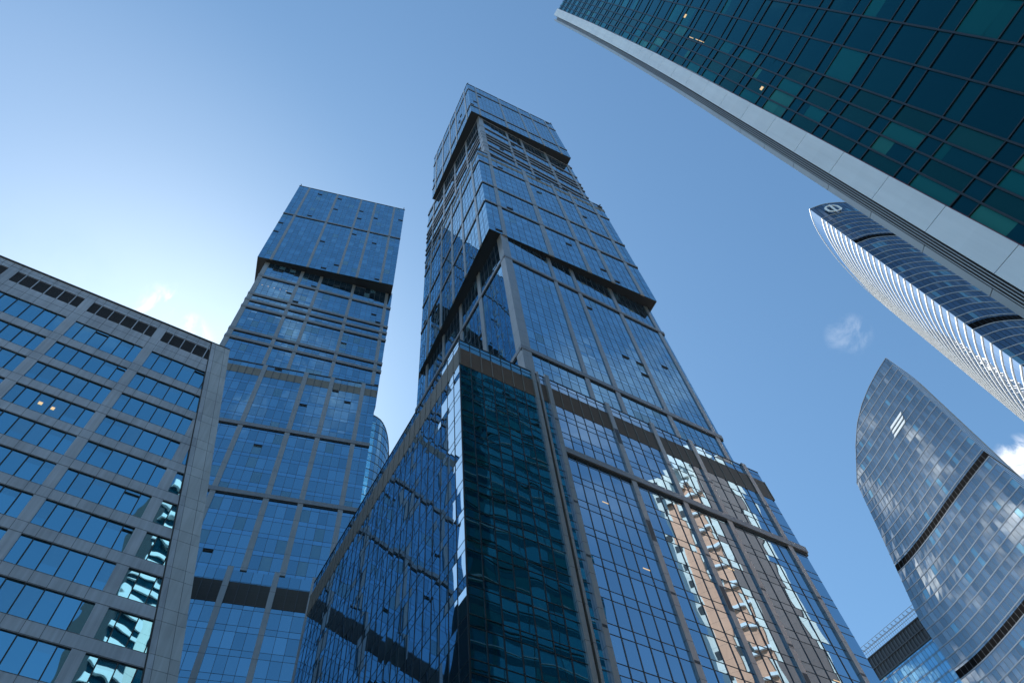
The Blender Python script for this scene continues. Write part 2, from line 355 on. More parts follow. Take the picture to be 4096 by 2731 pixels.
# ------------------------------------------------------------------ corner podium in front of it
PA = (-5.94, 39.89)
T2 = thing('podium_block', 'dark glass podium with sharp corner and brown louvre band below the tallest tower', 'building', (5, 50))
PR = Fr(PA, 37.2); PL = Fr(PA, 128.15, -1); PW, PDp, PH = 43.5, 41.2, 80.0
PP = [(9.37, 9.83), (10.1, 10.36), (11.18, 11.75), (19.7, 20.35), (26.3, 26.95), (32.2, 32.9), (40.7, 41.4)]
def pq(u, v): p = PR.A + PR.U * u + PL.U * v; return (p.x, p.y)
m = MB(); m.prism([pq(.2, .2), pq(PW - .2, .2), pq(PW - .2, PDp), pq(.2, PDp)], 0, 78.4, P_CORE); m.build('core', T2)
curtain(T2, PR, 0, 9.37, 20, PH, (), top=50.7, sp=1.05, g=G_PODD, gs=G_PODD, mull=P_MULLD, holes=[(74.35, 77.98)], tilt=.0022, mw=.04, mo=.06)
m = MB(); m.box(PR, 9.83, 10.1, 20, PH - .2, -.5, -.2, P_BLACK); m.build('shadow_gap', T2)
curtain(T2, PR, 10.36, PW, 20, PH, PP[2:], top=50.7, sp=1.05, g=G_POD, gs=G_POD, holes=[(74.35, 77.98)], tilt=.0022, mw=.032, mo=.06, mull=P_MULL)
curtain(T2, PL, 0, PDp, 20, PH, (), top=50.7, sp=1.05, g=G_POD, gs=G_POD, mull=P_MULLD, holes=[(74.35, 77.98)], tilt=.004, mw=.028, mo=.035)
louvres(T2, PR, 0, PW, 74.35, 77.98, PP, P_LOUV, .2, 1.42, P_LOUVG)
louvres(T2, PL, 0, PDp, 74.35, 77.98, [(13.5, 13.52), (27.5, 27.52)], P_LOUVG, .2, 1.42, P_LOUVG)
for a, b in PP:
    mb = MB(); mb.box(PR, a, b, 20, PH + (.35 if a > 9.5 else -.1), -.1, .22 if a < 11 or a > 12 else .3, P_PIER)
    if a > 11:  # short dark open joints seen along the piers
        for z in (26.5, 34.0, 41.5, 49.0, 56.2, 70.5):
            zz = z + rnd.uniform(-1.5, 1.5); mb.box(PR, a + .05, b - .05, zz, zz + rnd.choice([.3, .3, 3.0]), .2, .228 if a > 12 else .308, P_MULLD)
    mb.build('pilaster', T2)
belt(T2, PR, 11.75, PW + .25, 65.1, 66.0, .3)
coping(T2, PR, 0, PW, PH, P_MULLD, .1, .06); coping(T2, PL, .07, PDp, PH, P_MULLD, .1, .06)
m = MB(); m.box(PR, -.06, .05, 20, PH, -.05, .06, P_MULLD); m.build('corner_bead', T2)
m = MB(); m.prism([pq(.3, .3), pq(PW - .3, .3), pq(PW - .3, PDp), pq(.3, PDp)], 78.5, 78.8, P_ROOF); m.build('roof', T2)
PE = Fr(pq(PW, 0), 37.2 + 90); curtain(T2, PE, 0, PDp, 20, PH, (), top=50.7, sp=1.05, pane=2.8, g=G_POD, gs=G_POD)
pf = MB()
pf.box(PR, 38.6, 42.0, 79.0, 81.6, -2.2, -2.0, P_BLACK)
for i in range(8): pf.box(PR, 38.6 + i * .46, 38.8 + i * .46, 79.0, 81.9, -1.98, -1.5, P_BAND)
pf.box(PR, 38.5, 42.1, 81.9, 82.1, -2.3, -1.4, P_BAND); pf.build('roof_louvre_screen', T2)
for u, z in ((15.0, 59.2), (17.6, 51.5), (36.5, 46.0), (29.0, 56.5)):
    mb = MB(); mb.box(PR, u, u + .8, z, z + .12, .012, .02, E_WARM); mb.build('ceiling_lamp', T2)

# ------------------------------------------------------------------ left stacked tower
T3 = thing('stacked_tower', 'shorter skyscraper of stacked glass boxes behind the grey stone office block', 'skyscraper', (-50, 75), 'stacked glass skyscrapers')
LA = (-61, 63.83)
tower_block(T3, LA, 23.4, 35.2, 34, 192.3, 257, [(3.0, 3.7), (12.3, 13.0), (20.25, 20.9), (25.1, 25.8), (31.4, 32.1)], [(3, 3.7), (12, 12.7), (24, 24.7)], [(227.9, .6)], .05, None, None, False)
S2A = (-59.3, 65.8); S2 = Fr(S2A, 26.5); S2L = Fr(S2A, 116.5, -1)
box_body(T3, S2A, 26.5, 33.2, 33, 136, 194, False, False)
sp2 = [(9.05, 9.85), (14.0, 14.75), (22.55, 23.3), (31.4, 32.2)]
b2 = [(183.1, .95), (172.2, .95), (168.8, .95), (165.2, .95), (153.7, .95), (150.2, .95)]
curtain(T3, S2, .9, 33.2, 137, 192.3, sp2, top=183.0, g=G_TOWER, gb=G_BLIND, blind=.13, vents=.08, belts=[b[0] for b in b2])
curtain(T3, S2L, 0, 33, 137, 192.3, (), top=183.0, pane=2.8)
piers_(T3, S2, [(-.2, .9)] + sp2, 137, 192.2, .18)
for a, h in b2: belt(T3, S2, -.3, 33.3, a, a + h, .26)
LF = Fr(LA, 23.4); LL = Fr(LA, 113.4, -1)
box_body(T3, LA, 23.4, 35.2, 34, 20, 139.6, True, False)
lp = [(3.0, 3.8), (12.25, 13.1), (20.3, 21.2), (25.6, 26.45), (31.9, 32.7)]
curtain(T3, LF, 0, 35.2, 84.4, 139.6, lp, top=118.2, g=G_TOWER, gb=G_BLIND, blind=.11, vents=.03, belts=[118, 100], holes=[(135.3, 137.9)])
piers_(T3, LF, lp, 84.4, 139.7, .18)
louvres(T3, LF, 0, 35.2, 135.3, 137.9, lp, P_LOUVG, .28)
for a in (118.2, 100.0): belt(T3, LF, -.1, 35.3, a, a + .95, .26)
lq = [(3.2, 3.9), (11.2, 12.0), (18.6, 19.4), (24.95, 25.7), (30.2, 30.85)]
curtain(T3, LF, 0, 35.2, 20, 84.4, lq, top=75.0, sp=1.0, g=G_TOWER, gs=G_TOWER, holes=[(78.4, 82.2)])
piers_(T3, LF, lq, 20, 84.9, .2)
louvres(T3, LF, 0, 35.2, 78.4, 82.2, lq, P_LOUVD, .24)
curtain(T3, LL, 0, 34, 20, 139.6, (), top=118.2, pane=2.8)
coping(T3, LF, -.1, 35.3, 139.6, h=.15)
for i in range(5):
    mb = MB(); u = 1.6 + i * 1.45; mb.box(S2, u, u + .22, 178.6, 178.8, .012, .02, E_WARM); mb.build('ceiling_lamp', T3)

# ------------------------------------------------------------------ grey office block, left
T4 = thing('office_building', 'grey stone office block with strips of blue windows and roof louvres, at the left', 'office building', (-50, 35))
GF = Fr((-35.12, 37.5), 37.5)
bnd = lambda z: (85 - z) * .163
def clip(poly, off=0.):
    """keep the part of a (u, z) polygon left of the leaning edge"""
    res = []
    ins = lambda p: p[0] <= bnd(p[1]) + off
    for i in range(len(poly)):
        a, b = poly[i], poly[(i + 1) % len(poly)]
        if ins(a): res.append(a)
        if ins(a) != ins(b):
            fa = a[0] - bnd(a[1]) - off; fb = b[0] - bnd(b[1]) - off; t = fa / (fa - fb)
            res.append((a[0] + (b[0] - a[0]) * t, a[1] + (b[1] - a[1]) * t))
    return res
def slab(mb, poly, o0, o1, m):
    if len(poly) < 3: return
    f = [GF.p(u, z, o1) for u, z in poly]; k = [GF.p(u, z, o0) for u, z in poly]
    mb.hexa(k, f, m)
UL = -48.0
rows = [(75.55, 78.95)] + [(71.37 - 4.115 * i, 74.27 - 4.115 * i) for i in range(10)]
groups = [(2.15 - 8.06 * i - 7.1, 2.15 - 8.06 * i) for i in range(-1, 6)]
# spandrels, one strip per storey
zs = [(78.95, 85.0)] + [(rows[i + 1][1], rows[i][0]) for i in range(len(rows) - 1)] + [(0, rows[-1][0])]
for i, (a, b) in enumerate(zs):
    mb = MB()
    if i == 0:
        slab(mb, clip([(UL, 83.65), (3, 83.65), (3, 85), (UL, 85)]), -.4, 0, P_STONE)
        slab(mb, clip([(UL, 78.95), (3, 78.95), (3, 81.4), (UL, 81.4)]), -.4, 0, P_STONE)
        for k in range(6): slab(mb, clip([(-5.9 - 8.06 * k, 81.4), (-4.95 - 8.06 * k, 81.4), (-4.95 - 8.06 * k, 83.65), (-5.9 - 8.06 * k, 83.65)]), -.4, 0, P_STONE)
    else: slab(mb, clip([(UL, a), (14, a), (14, b), (UL, b)]), -.4, 0, P_STONE)
    o = mb.build('spandrel_band' if i else 'parapet_band', T4)
    jm = MB()
    for zz in ([80.2, 84.2] if i == 0 else [a + .02, b - .05] if i < len(zs) - 1 else []):
        slab(jm, clip([(UL, zz), (14, zz), (14, zz + .035), (UL, zz + .035)]), 0, .006, P_JOINT)
    for gr in groups[1:]:
        x = gr[0] - .48
        for u in [gr[0] - .95] + [gr[0] + w for w in (0, .92, 2.24, 3.57, 4.9, 6.2)]:
            if i < len(zs) - 1:
                for z_a, z_b in ((a + .06, b - .06),) if i else ((79.0, 80.2), (80.24, 81.38), (83.7, 84.2), (84.24, 84.98)):
                    pl = clip([(u - .015, z_a), (u + .015, z_a), (u + .015, z_b), (u - .015, z_b)]); slab(jm, pl, 0, .006, P_JOINT)
    jm.build('panel_joint', o)
# piers between window groups
for (ra, rb) in rows:
    for gr in groups:
        mb = MB(); slab(mb, clip([(gr[1], ra), (gr[1] + .96, ra), (gr[1] + .96, rb), (gr[1], rb)]), -.4, -.012, P_STONE)
        if mb.f: mb.build('wall_pier', T4)
for ri, (ra, rb) in enumerate(rows):
    for gr in groups:
        if gr[0] > bnd(ra) - .3: continue
        us = [gr[0] + w for w in (0, .92, 2.24, 3.57, 4.9, 6.2, 7.1)]
        mb = MB(); fm = MB()
        for a, b in zip(us, us[1:]):
            tl = [rnd.gauss(0, .004) for _ in range(3)]
            up_ = rnd.random()
            cut = ra + (rb - ra) * (.72 if up_ < .45 else rnd.choice([1, 1, .3])) if up_ < .62 else rb
            for z0_, z1_, mm in ((ra, cut, G_GREY if rnd.random() > .07 else G_GREYB), (cut, rb, G_GREYB)):
                if z1_ - z0_ < .05: continue
                pl = clip([(a, z0_), (b, z0_), (b, z1_), (a, z1_)])
                if len(pl) >= 3:
                    mb.poly([GF.p(u, z, -.14 + tl[0] + tl[1] * (u - a) + tl[2] * (z - ra)) for u, z in pl], mm)
            if a > us[0]: slab(fm, clip([(a - .045, ra), (a + .045, ra), (a + .045, rb), (a - .045, rb)]), -.16, -.06, P_MULLD)
            if rnd.random() < .04:
                zz = rb - .55; slab(fm, clip([(a + .05, zz), (b - .05, zz), (b - .05, zz + .07), (a + .05, zz + .07)]), -.14, -.02, P_MULLD)
        for z in (ra, rb - .05): slab(fm, clip([(gr[0], z), (gr[1], z), (gr[1], z + .05), (gr[0], z + .05)]), -.2, -.05, P_MULLD)
        if not mb.f: continue
        w_ = mb.build('window', T4)
        if fm.f: fm.build('window_frame', w_)
# louvres under the roof
for k in range(6):
    a, b = -4.95 - 8.06 * k, 2.15 - 8.06 * k
    mb = MB(); slab(mb, clip([(a, 81.4), (b, 81.4), (b, 83.65), (a, 83.65)], -.05), -.36, -.3, P_BLACK)
    for i in range(12):
        z = 81.42 + i * .186; slab(mb, clip([(a, z), (b, z), (b, z + .07), (a, z + .07)], -.08), -.3, -.06, P_LOUVD)
    o = mb.build('louvre_panel', T4); fm = MB()
    for w in (.92, 2.24, 3.57, 4.9, 6.2): slab(fm, clip([(a + w - .05, 81.4), (a + w + .05, 81.4), (a + w + .05, 83.65), (a + w - .05, 83.65)], -.1), -.3, -.03, P_STONE)
    fm.build('louvre_frame', o)
# leaning corner strip and end wall
mb = MB(); sw = 2.05
zc = [85, 83.9, 81.4] + [z for r_ in rows for z in (r_[1], r_[0])] + [0]
def strip(mb, e0, e1, za, zb, o0, o1, m):
    slab(mb, [(bnd(za) + e0, za), (bnd(za) + e1, za), (bnd(zb) + e1, zb), (bnd(zb) + e0, zb)], o0, o1, m)
for a, b in zip(zc[1:], zc):
    gap = .03
    strip(mb, .06, .5, a + gap, b, -.4, .10, P_STONE); strip(mb, .53, 1.6, a + gap, b, -.4, .10, P_STONE2); strip(mb, 1.63, 2.2 + (85 - b) * .004, a + gap, b, -.4, .10, P_STONE2)
mb.build('corner_cladding', T4)
mb = MB(); strip(mb, -.05, 2.15, 0, 84.98, -.6, .06, P_JOINT)
pts = lambda z: [GF.p(UL, z, -.42), GF.p(bnd(z) + 2.1, z, -.42), GF.p(bnd(z) + 2.1, z, -25), GF.p(UL, z, -25)]
mb.hexa(pts(0), pts(84.6), P_CORE); mb.build('core', T4)
mb = MB(); slab(mb, [(UL, 85), (2.2, 85), (2.2, 85.14), (UL, 85.14)], -.5, .16, P_LOUVD); mb.build('roof_coping', T4)
for row, gi, du, w, dz in ((3, 2, 2.6, .35, 1.2), (3, 2, 3.75, .3, 1.1), (10, 2, 1.2, 1.1, 2.2), (10, 2, 3.1, 1.1, 2.1), (4, 3, 1.0, .12, .9)):
    u = groups[gi][0] + du; z = rows[row][0] + dz
    mb = MB(); mb.box(GF, u, u + w, z, z + (.07 if w > 1 else .4), -.13, -.11, E_WARM); mb.build('ceiling_lamp', T4)

# ------------------------------------------------------------------ dark teal tower overhead, right
T5 = thing('office_tower', 'dark teal glass tower overhead with a broad white edge band', 'office tower', (24, 5))
DE = (16.667, 11.412); DF = Fr(DE, -53, 1)
DF.N = Vector((-.7986, -.6018)); DF.side = 1       # faces the camera
DH = 134.0
dsh = lambda z: -(max(0, z - 58) / 75) ** 1.6 * 1.05
dz_floor = [3.6 + 4.02 * k for k in range(33)]     # top of each spandrel
zall = []
for z in dz_floor: zall += [z - 1.15, z]
zall = [z for z in zall if 10 < z < DH - .5]
zl = [10] + zall + [DH]
def dpane(mb, u0, u1, z0, z1, o0, o1, m, tilt=.004):
    t = [rnd.gauss(0, tilt) for _ in range(2)]
    q = [(u0, z0, o0 - t[0]), (u1, z0, o1 + t[0]), (u1, z1, o1 + t[0] + t[1]), (u0, z1, o0 - t[0] + t[1])]
    mb.poly([DF.p(u + dsh(z), z, o) for u, z, o in q], m)
ucols = [.15, .74, 1.43, 2.15, 2.95] + [2.95 + 1.6 * i for i in range(1, 13)]
def dof(u): return (2.95 - u) * .05 if u <= 2.95 else (u - 2.95) * .035
for i, (a, b) in enumerate(zip(ucols, ucols[1:])):
    mb = MB(); fm = MB()
    for z0, z1 in zip(zl, zl[1:]):
        small = z1 - z0 < 1.6
        r_ = rnd.random()
        if not small and r_ < .30:      # a blind drawn part of the way
            f = rnd.uniform(.25, .8); zc_ = z0 + (z1 - z0) * f
            lite = (G_ZONEB if rnd.random() < .7 else G_DARKB) if i < 4 else G_DARKB
            dpane(mb, a, b, z0, zc_, dof(a), dof(b), lite if rnd.random() < .5 else G_DARK); dpane(mb, a, b, zc_, z1, dof(a), dof(b), lite if rnd.random() < .6 else G_DARK)
        else: dpane(mb, a, b, z0, z1, dof(a), dof(b), G_DARKB if (not small and r_ > .93) else (G_ZONE if i < 4 and not small else G_DARK))
    w_ = mb.build('glazing', T5)
    st = [z for z in range(10, 135, 4)]
    for za, zb in zip(st, st[1:] + [DH]):
        bb = [DF.p(b - .04 + dsh(za), za, dof(b) - .02), DF.p(b + .04 + dsh(za), za, dof(b) - .02), DF.p(b + .04 + dsh(za), za, dof(b) + .09), DF.p(b - .04 + dsh(za), za, dof(b) + .09)]
        tt = [DF.p(b - .04 + dsh(zb), zb, dof(b) - .02), DF.p(b + .04 + dsh(zb), zb, dof(b) - .02), DF.p(b + .04 + dsh(zb), zb, dof(b) + .09), DF.p(b - .04 + dsh(zb), zb, dof(b) + .09)]
        fm.hexa(bb, tt, P_MULLD)
    for z in zall:
        x = dsh(z); bb = [DF.p(a + x, z - .035, dof(a) - .02), DF.p(b + x, z - .035, dof(b) - .02), DF.p(b + x, z - .035, dof(b) + .05), DF.p(a + x, z - .035, dof(a) + .05)]
        fm.hexa(bb, [(p[0], p[1], p[2] + .07) for p in bb], P_MULLD)
    fm.build('mullion_grid', w_)
def dprof(mb, prof, z0, z1, m, gap=.03):
    """upright strip of plan outline prof [(u, o)] following the curve of the edge"""
    n = 4
    for k in range(n):
        za = z0 + (z1 - z0) * k / n + (gap if k == 0 else 0); zb = z0 + (z1 - z0) * (k + 1) / n
        f = lambda z: [DF.p(u + dsh(z), z, o) for u, o in prof]
        mb.hexa(f(za), f(zb), m)
seams = [3.3 + 4.06 * k for k in range(33)]
seams = [z for z in seams if z > 8] + [DH]
for za, zb in zip(seams, seams[1:]):
    mb = MB(); dprof(mb, [(.13, .36), (-1.0, .36), (-1.0, 0.), (.13, 0.)], za, zb, P_WHITE, .035); mb.build('white_edge_panel', T5)
mb = MB(); dprof(mb, [(.15, .37), (.12, .37), (.12, -.1), (.15, -.1)], 8, DH, P_RED, 0); mb.build('seal_strip', T5)
mb = MB(); dprof(mb, [(.1, .27), (-1.0, .27), (-1.0, -.6), (.1, -.6)], 8, DH, P_JOINT, 0); mb.build('edge_backing', T5)
mb = MB(); dprof(mb, [(-1.0, .1), (-1.45, -.1), (-1.45, -.6), (-1.0, -.6)], 8, DH - 2, P_LOUV, 0); mb.build('edge_groove', T5)
for k in range(4):
    u = -1.07 - k * .095; mb = MB(); dprof(mb, [(u, .2 - k * .05), (u - .035, .19 - k * .05), (u - .035, -.1), (u, -.1)], 8, DH - 3, P_FIN, 0); mb.build('edge_rail', T5)
for za, zb in zip(seams[:-1:1], seams[1:]):
    mb = MB(); dprof(mb, [(-1.42, .0), (-1.66, -.12), (-1.66, -.7), (-1.42, -.7)], za, zb, P_FIN, .04); mb.build('outer_edge_panel', T5)
# body and the side that faces the podium
def dq(u, o): p = DF.A + DF.U * u + DF.N * o; return (p.x, p.y)
m = MB(); m.prism([dq(-1.3, -.75), dq(-1.3, -42), dq(22, -42), dq(22, -.75)], 0, DH - 1.5, P_CORE); m.build('core', T5)
DS = Fr(dq(-1.5, -.8), math.degrees(math.atan2(.6018, .7986)), -1)
curtain(T5, DS, 0, 41, 10, DH - 3, (), top=7.6, fh=4.02, sp=1.15, pane=4.5, g=G_SIDE, gs=G_DARK, gb=G_DARKB, blind=.22, mull=P_MULLD, mw=.05)
DS2 = Fr(tuple(Vector((DS.A + DS.U * 9))), math.degrees(math.atan2(.6018, .7986)), -1)
m = MB(); pq2 = lambda k, o: tuple(DS.A + DS.U * k + DS.N * o)
m.prism([pq2(9, -.1), pq2(41, -.1), pq2(41, -14), pq2(9, -14)], DH - 1.4, 152, P_CORE); m.build('reflection_block', T5)  # unseen block added so the podium corner mirrors dark up to its top
curtain(T5, DS2, 0, 32, DH - 2.9, 152, (), top=7.6, fh=4.02, sp=1.15, pane=1.5, g=G_SIDE, gs=G_DARK, mull=P_MULLD, mw=.05)
for k in range(34):
    z = 8.0 + 4.02 * k
    if z < 20: continue
    m = MB(); m.box(DS, 0, 41, z, z + .14, .0, .12, P_FIN if k % 3 == 1 else P_MULLD); m.build('floor_ledge', T5)
for u, z, w, h in ((2.3, 62.5, .05, 2.2), (2.3, 65.3, .05, 1.1), (1.0, 48.2, .22, .35), (5.1, 76, .3, .5), (3.6, 70.2, .3, .5)):
    mb = MB(); q = [(u, z), (u + w, z), (u + w, z + h), (u, z + h)]
    mb.poly([DF.p(a_ + dsh(z), b_, dof(a_) + .02) for a_, b_ in q], E_WARM); mb.build('ceiling_lamp', T5)

# ------------------------------------------------------------------ curved towers
def resample(pts, step):
    """arc-length resampling of a smooth (Catmull-Rom) plan curve"""
    P = [Vector(p) for p in pts]; P = [2 * P[0] - P[1]] + P + [2 * P[-1] - P[-2]]; dense = []
    for i in range(1, len(P) - 2):
        for k in range(24):
            t = k / 24; a, b, c_, d = P[i - 1], P[i], P[i + 1], P[i + 2]
            dense.append(.5 * ((2 * b) + (c_ - a) * t + (2 * a - 5 * b + 4 * c_ - d) * t * t + (3 * b - a - 3 * c_ + d) * t ** 3))
    dense.append(P[-2]); L = [0]
    for a, b in zip(dense, dense[1:]): L.append(L[-1] + (b - a).length)
    n = max(1, round(L[-1] / step)); out_ = []; j = 0
    for k in range(n + 1):
        s_ = L[-1] * k / n
        while j < len(L) - 2 and L[j + 1] < s_: j += 1
        t = (s_ - L[j]) / max(1e-9, L[j + 1] - L[j]); out_.append(dense[j].lerp(dense[j + 1], min(1, t)))
    return out_
def curved_wall(T, pts, z0, htop, fh, step, gmat, bandm, bandh, bando, seams_=(), top_plain=None, nsplit=6, blindm=None, blind=.06, inner_side=1, phase=0., mull=None, tmax=None):
    """convex curtain wall along a plan curve; htop(t) gives the roof height along it; seams_ = dark plant storeys"""
    C = resample(pts, step); n = len(C) - 1
    nor = []
    for i in range(n + 1):
        a = C[max(0, i - 1)]; b = C[min(n, i + 1)]; d = (b - a).normalized(); nor.append(Vector((d.y, -d.x)) * inner_side)
    def P3(i, z, o=0.):
        f = i * (tmax(z) if tmax else 1); j = min(n - 1, int(f)); f -= j
        q = C[j].lerp(C[j + 1], f) + nor[j].lerp(nor[j + 1], f) * o; return (q.x, q.y, z)
    H = [htop(i / n) for i in range(n + 1)]; hmax = max(H)
    zs_ = [z0]; k = 0
    while z0 + phase + fh * (k + 1) < hmax: k += 1; zs_.append(z0 + phase + fh * k)
    zs_.append(hmax)
    step_ = max(1, math.ceil(n / nsplit))
    for i0 in range(0, n, step_):
        mb = MB(); fm = MB()
        for i in range(i0, min(n, i0 + step_)):
            for z_a, z_b in zip(zs_, zs_[1:]):
                ta, tb = min(z_b, H[i]), min(z_b, H[i + 1])
                if max(ta, tb) - z_a < .2: continue
                ta, tb = max(ta, z_a + .01), max(tb, z_a + .01)
                dark = any(s0 <= (z_a + z_b) / 2 <= s1 for s0, s1 in seams_)
                mm = P_BLACK if dark else (blindm if blindm and rnd.random() < blind else gmat)
                t = rnd.gauss(0, .003)
                parts = [(z_a, ta, tb, mm)]
                if dark:      # the plant storey is a slot, glass above it
                    zm = z_a + .80 * (z_b - z_a); parts = [(z_a, min(ta, zm), min(tb, zm), mm), (zm, max(ta, zm + .01), max(tb, zm + .01), gmat)]
                for zl_, ha, hb, m_ in parts:
                    q = [P3(i, zl_, -t), P3(i + 1, zl_, t), P3(i + 1, hb, t), P3(i, ha, -t)]
                    mb.poly(q if inner_side > 0 else q[::-1], m_)
            hh = H[i]
            q0, q1 = P3(i, z0, .0), P3(i, hh, .0)
            if mull and i > 0:
                d = nor[i] * .05; tt = Vector((-nor[i].y, nor[i].x)) * .05
                zz = [z for z in zs_ if z < hh] + [hh]
                for za, zb in zip(zz, zz[1:]):
                    A_ = [Vector(P3(i, za)) + Vector((x.x, x.y, 0)) for x in (-tt, tt, tt + d, d - tt)]
                    B_ = [Vector(P3(i, zb)) + Vector((x.x, x.y, 0)) for x in (-tt, tt, tt + d, d - tt)]
                    fm.hexa([tuple(x) for x in A_], [tuple(x) for x in B_], mull)
        g_ = mb.build('glazing', T)
        if fm.f: fm.build('mullion_grid', g_)
    low = MB()
    for z in zs_[1:-1]:
        if top_plain and z > top_plain: continue
        mb = MB() if z > 130 else low
        for i in range(n):
            lo, hi = min(H[i], H[i + 1]), max(H[i], H[i + 1])
            if z + bandh > hi: continue
            e = (hi - z - bandh) / (hi - lo) if z + bandh > lo else 1     # part of the bay under the sloping edge
            if e < .05: continue
            f0_, f1_ = (0., e) if H[i] >= H[i + 1] else (1 - e, 1.)
            L_ = lambda f, o: tuple(Vector(P3(i, z, o)).lerp(Vector(P3(i + 1, z, o)), f))
            b_ = [L_(f0_, -.05), L_(f1_, -.05), L_(f1_, bando), L_(f0_, bando)]
            if inner_side < 0: b_ = b_[::-1]
            mb.hexa(b_[::-1], [(p[0], p[1], p[2] + bandh) for p in b_[::-1]], bandm)
        if mb.f and mb is not low: mb.build('floor_band', T)
    if low.f: low.build('lower_floor_bands', T, kind='stuff')
    mb = MB()
    for i in range(n):
        b_ = [P3(i, H[i], -.3), P3(i + 1, H[i + 1], -.3), P3(i + 1, H[i + 1], .15), P3(i, H[i], .15)]
        if abs(H[i] - H[i + 1]) > 8: continue
        mb.hexa(b_, [(p[0], p[1], p[2] + .3) for p in b_], bandm)
    mb.build('roof_coping', T)
    return C, nor, H, P3
def azr(az, r): return (r * math.sin(R(az)), r * math.cos(R(az)))

# the farther one, middle right (three slanted bars)
T6 = thing('curved_tower', 'curved glass tower with sloping pointed top and white three bar emblem', 'skyscraper', (150, 205), 'curved glass skyscrapers')
wp = [azr(40.55, 237), azr(38.9, 239.5), azr(37.2, 242.6), azr(35.5, 246.2), azr(33.8, 250.3), azr(32.2, 254.2), azr(30.5, 258.2), azr(29.3, 260.5), azr(28.3, 262)]
hp = [(0, 273.3), (.1, 273), (.24, 272), (.37, 270), (.5, 266.3), (.62, 260), (.72, 252.5), (.80, 246.5), (.86, 240), (.92, 205), (1, 130)]
def whtop(t):
    for (a, ha), (b, hb) in zip(hp, hp[1:]):
        if t <= b: return ha + (hb - ha) * (t - a) / (b - a)
    return hp[-1][1]
wseam = [(203.5, 207.5), (159.5, 163.5)]
C, nor, H, P3 = curved_wall(T6, wp, 20, lambda x: whtop(x * .80), 4.0, 1.9, G_FAR, P_BANDG, .4, .12, wseam, 268, 8, G_BLIND, .05, -1, 3.5, P_MULL, lambda z: min(1, .80 + max(0, 246.5 - z) * .0032 if z < 236 else .80 + max(0, 246.5 - z) * .0032))
def onwall(C, nor, t, z, o):
    f = t * (len(C) - 1); i = min(len(C) - 2, int(f)); q = C[i].lerp(C[i + 1], f - i) + nor[i] * o; return (q.x, q.y, z)
for z0_, sh in ((247.6, .0), (245.6, -.010), (243.6, -.020)):
    mb = MB(); t0, t1 = .205 - sh, .335 - sh
    cs = [(t1, z0_), (t0, z0_), (t0 - .012, z0_ + 1.05), (t1 - .012, z0_ + 1.05)]
    mb.hexa([onwall(C, nor, t, z, .12) for t, z in cs], [onwall(C, nor, t, z, .3) for t, z in cs], E_SIGN); mb.build('emblem_bar', T6)
wr = [azr(40.55, 237), azr(40.78, 246), azr(40.98, 256), azr(41.0, 268), azr(40.7, 284)]
curved_wall(T6, wr, 20, lambda t: 273.3, 4.0, 2.2, G_FAR, P_BAND, .5, .1, wseam, 268, 3, None, 0, 1, 3.5)
m = MB(); pl = [azr(40.45, 238.5), azr(34.5, 250.5), azr(31.5, 257.5), azr(31.5, 285), azr(40.4, 280)]
m.prism(pl, 10, 240, P_CORE); m.prism([azr(40.45, 238.5), azr(35.5, 247.5), azr(35.5, 275), azr(40.4, 278)], 240.02, 268, P_CORE); m.build('core', T6)
# the nearer one, partly hidden by the teal tower (rounded box emblem)
T7 = thing('curved_tower', 'curved tower striped with white floor bands, rounded box emblem near its top', 'skyscraper', (145, 130), 'curved glass skyscrapers')
er = [azr(47.7, 170), azr(49.4, 174.1), azr(51.1, 182.2), azr(52.6, 194), azr(54, 208)]
el_ = [azr(47.7, 170), azr(46.85, 174.2), azr(46.13, 179.6), azr(45.43, 187.8), azr(44.91, 197.4), azr(44.5, 212), azr(44.4, 226), azr(44.6, 242)]
eseam = [(249.2, 252.8), (181.2, 184.8)]
EC, En, EH, EP = curved_wall(T7, er, 20, lambda t: 288.6, 4.0, 1.5, G_EAST, P_BAND, .28, .12, eseam, 279, 4, G_BLIND, .08, 1, 1.0, P_MULLD)
curved_wall(T7, el_, 20, lambda t: 288.6, 4.0, 1.5, G_EASTL, P_BANDW, .5, .22, (), 279, 6, None, 0, -1, 1.0)
m = MB(); m.prism([azr(47.7, 172), azr(51, 185), azr(53.5, 207), azr(45.2, 236), azr(45.2, 196), azr(46.5, 180)], 10, 286, P_CORE); m.build('core', T7)
# emblem: rounded frame with one bar across
def tube_loop(mb, pts, w, m):
    n = len(pts)
    for i in range(n - 1):
        (t0, z0_), (t1, z1_) = pts[i], pts[i + 1]
        L = 30.; dx, dz = (t1 - t0) * L, z1_ - z0_; ln = math.hypot(dx, dz); px, pz = -dz / ln * w / L, dx / ln * w
        q = [(t0 - px, z0_ - pz), (t1 - px, z1_ - pz), (t1 + px, z1_ + pz), (t0 + px, z0_ + pz)]
        mb.hexa([onwall(EC, En, t, z, .5) for t, z in q], [onwall(EC, En, t, z, .9) for t, z in q], m)
ring = [(.215, 285.2), (.13, 285.0), (.095, 283.2), (.10, 278.6), (.135, 276.8), (.22, 277.0), (.26, 278.8), (.255, 283.4), (.215, 285.2)]
sc_ = lambda t, z: (.142 + (t - .178) * .66, 281.2 + (z - 281) * .72)
ring = [sc_(*p) for p in ring]
mb = MB(); tube_loop(mb, ring, .24, E_SIGN); mb.build('emblem_frame', T7)
mb = MB(); tube_loop(mb, [sc_(.18, 286.2), sc_(.172, 275.8)], .2, E_SIGN); mb.build('emblem_bar', T7)

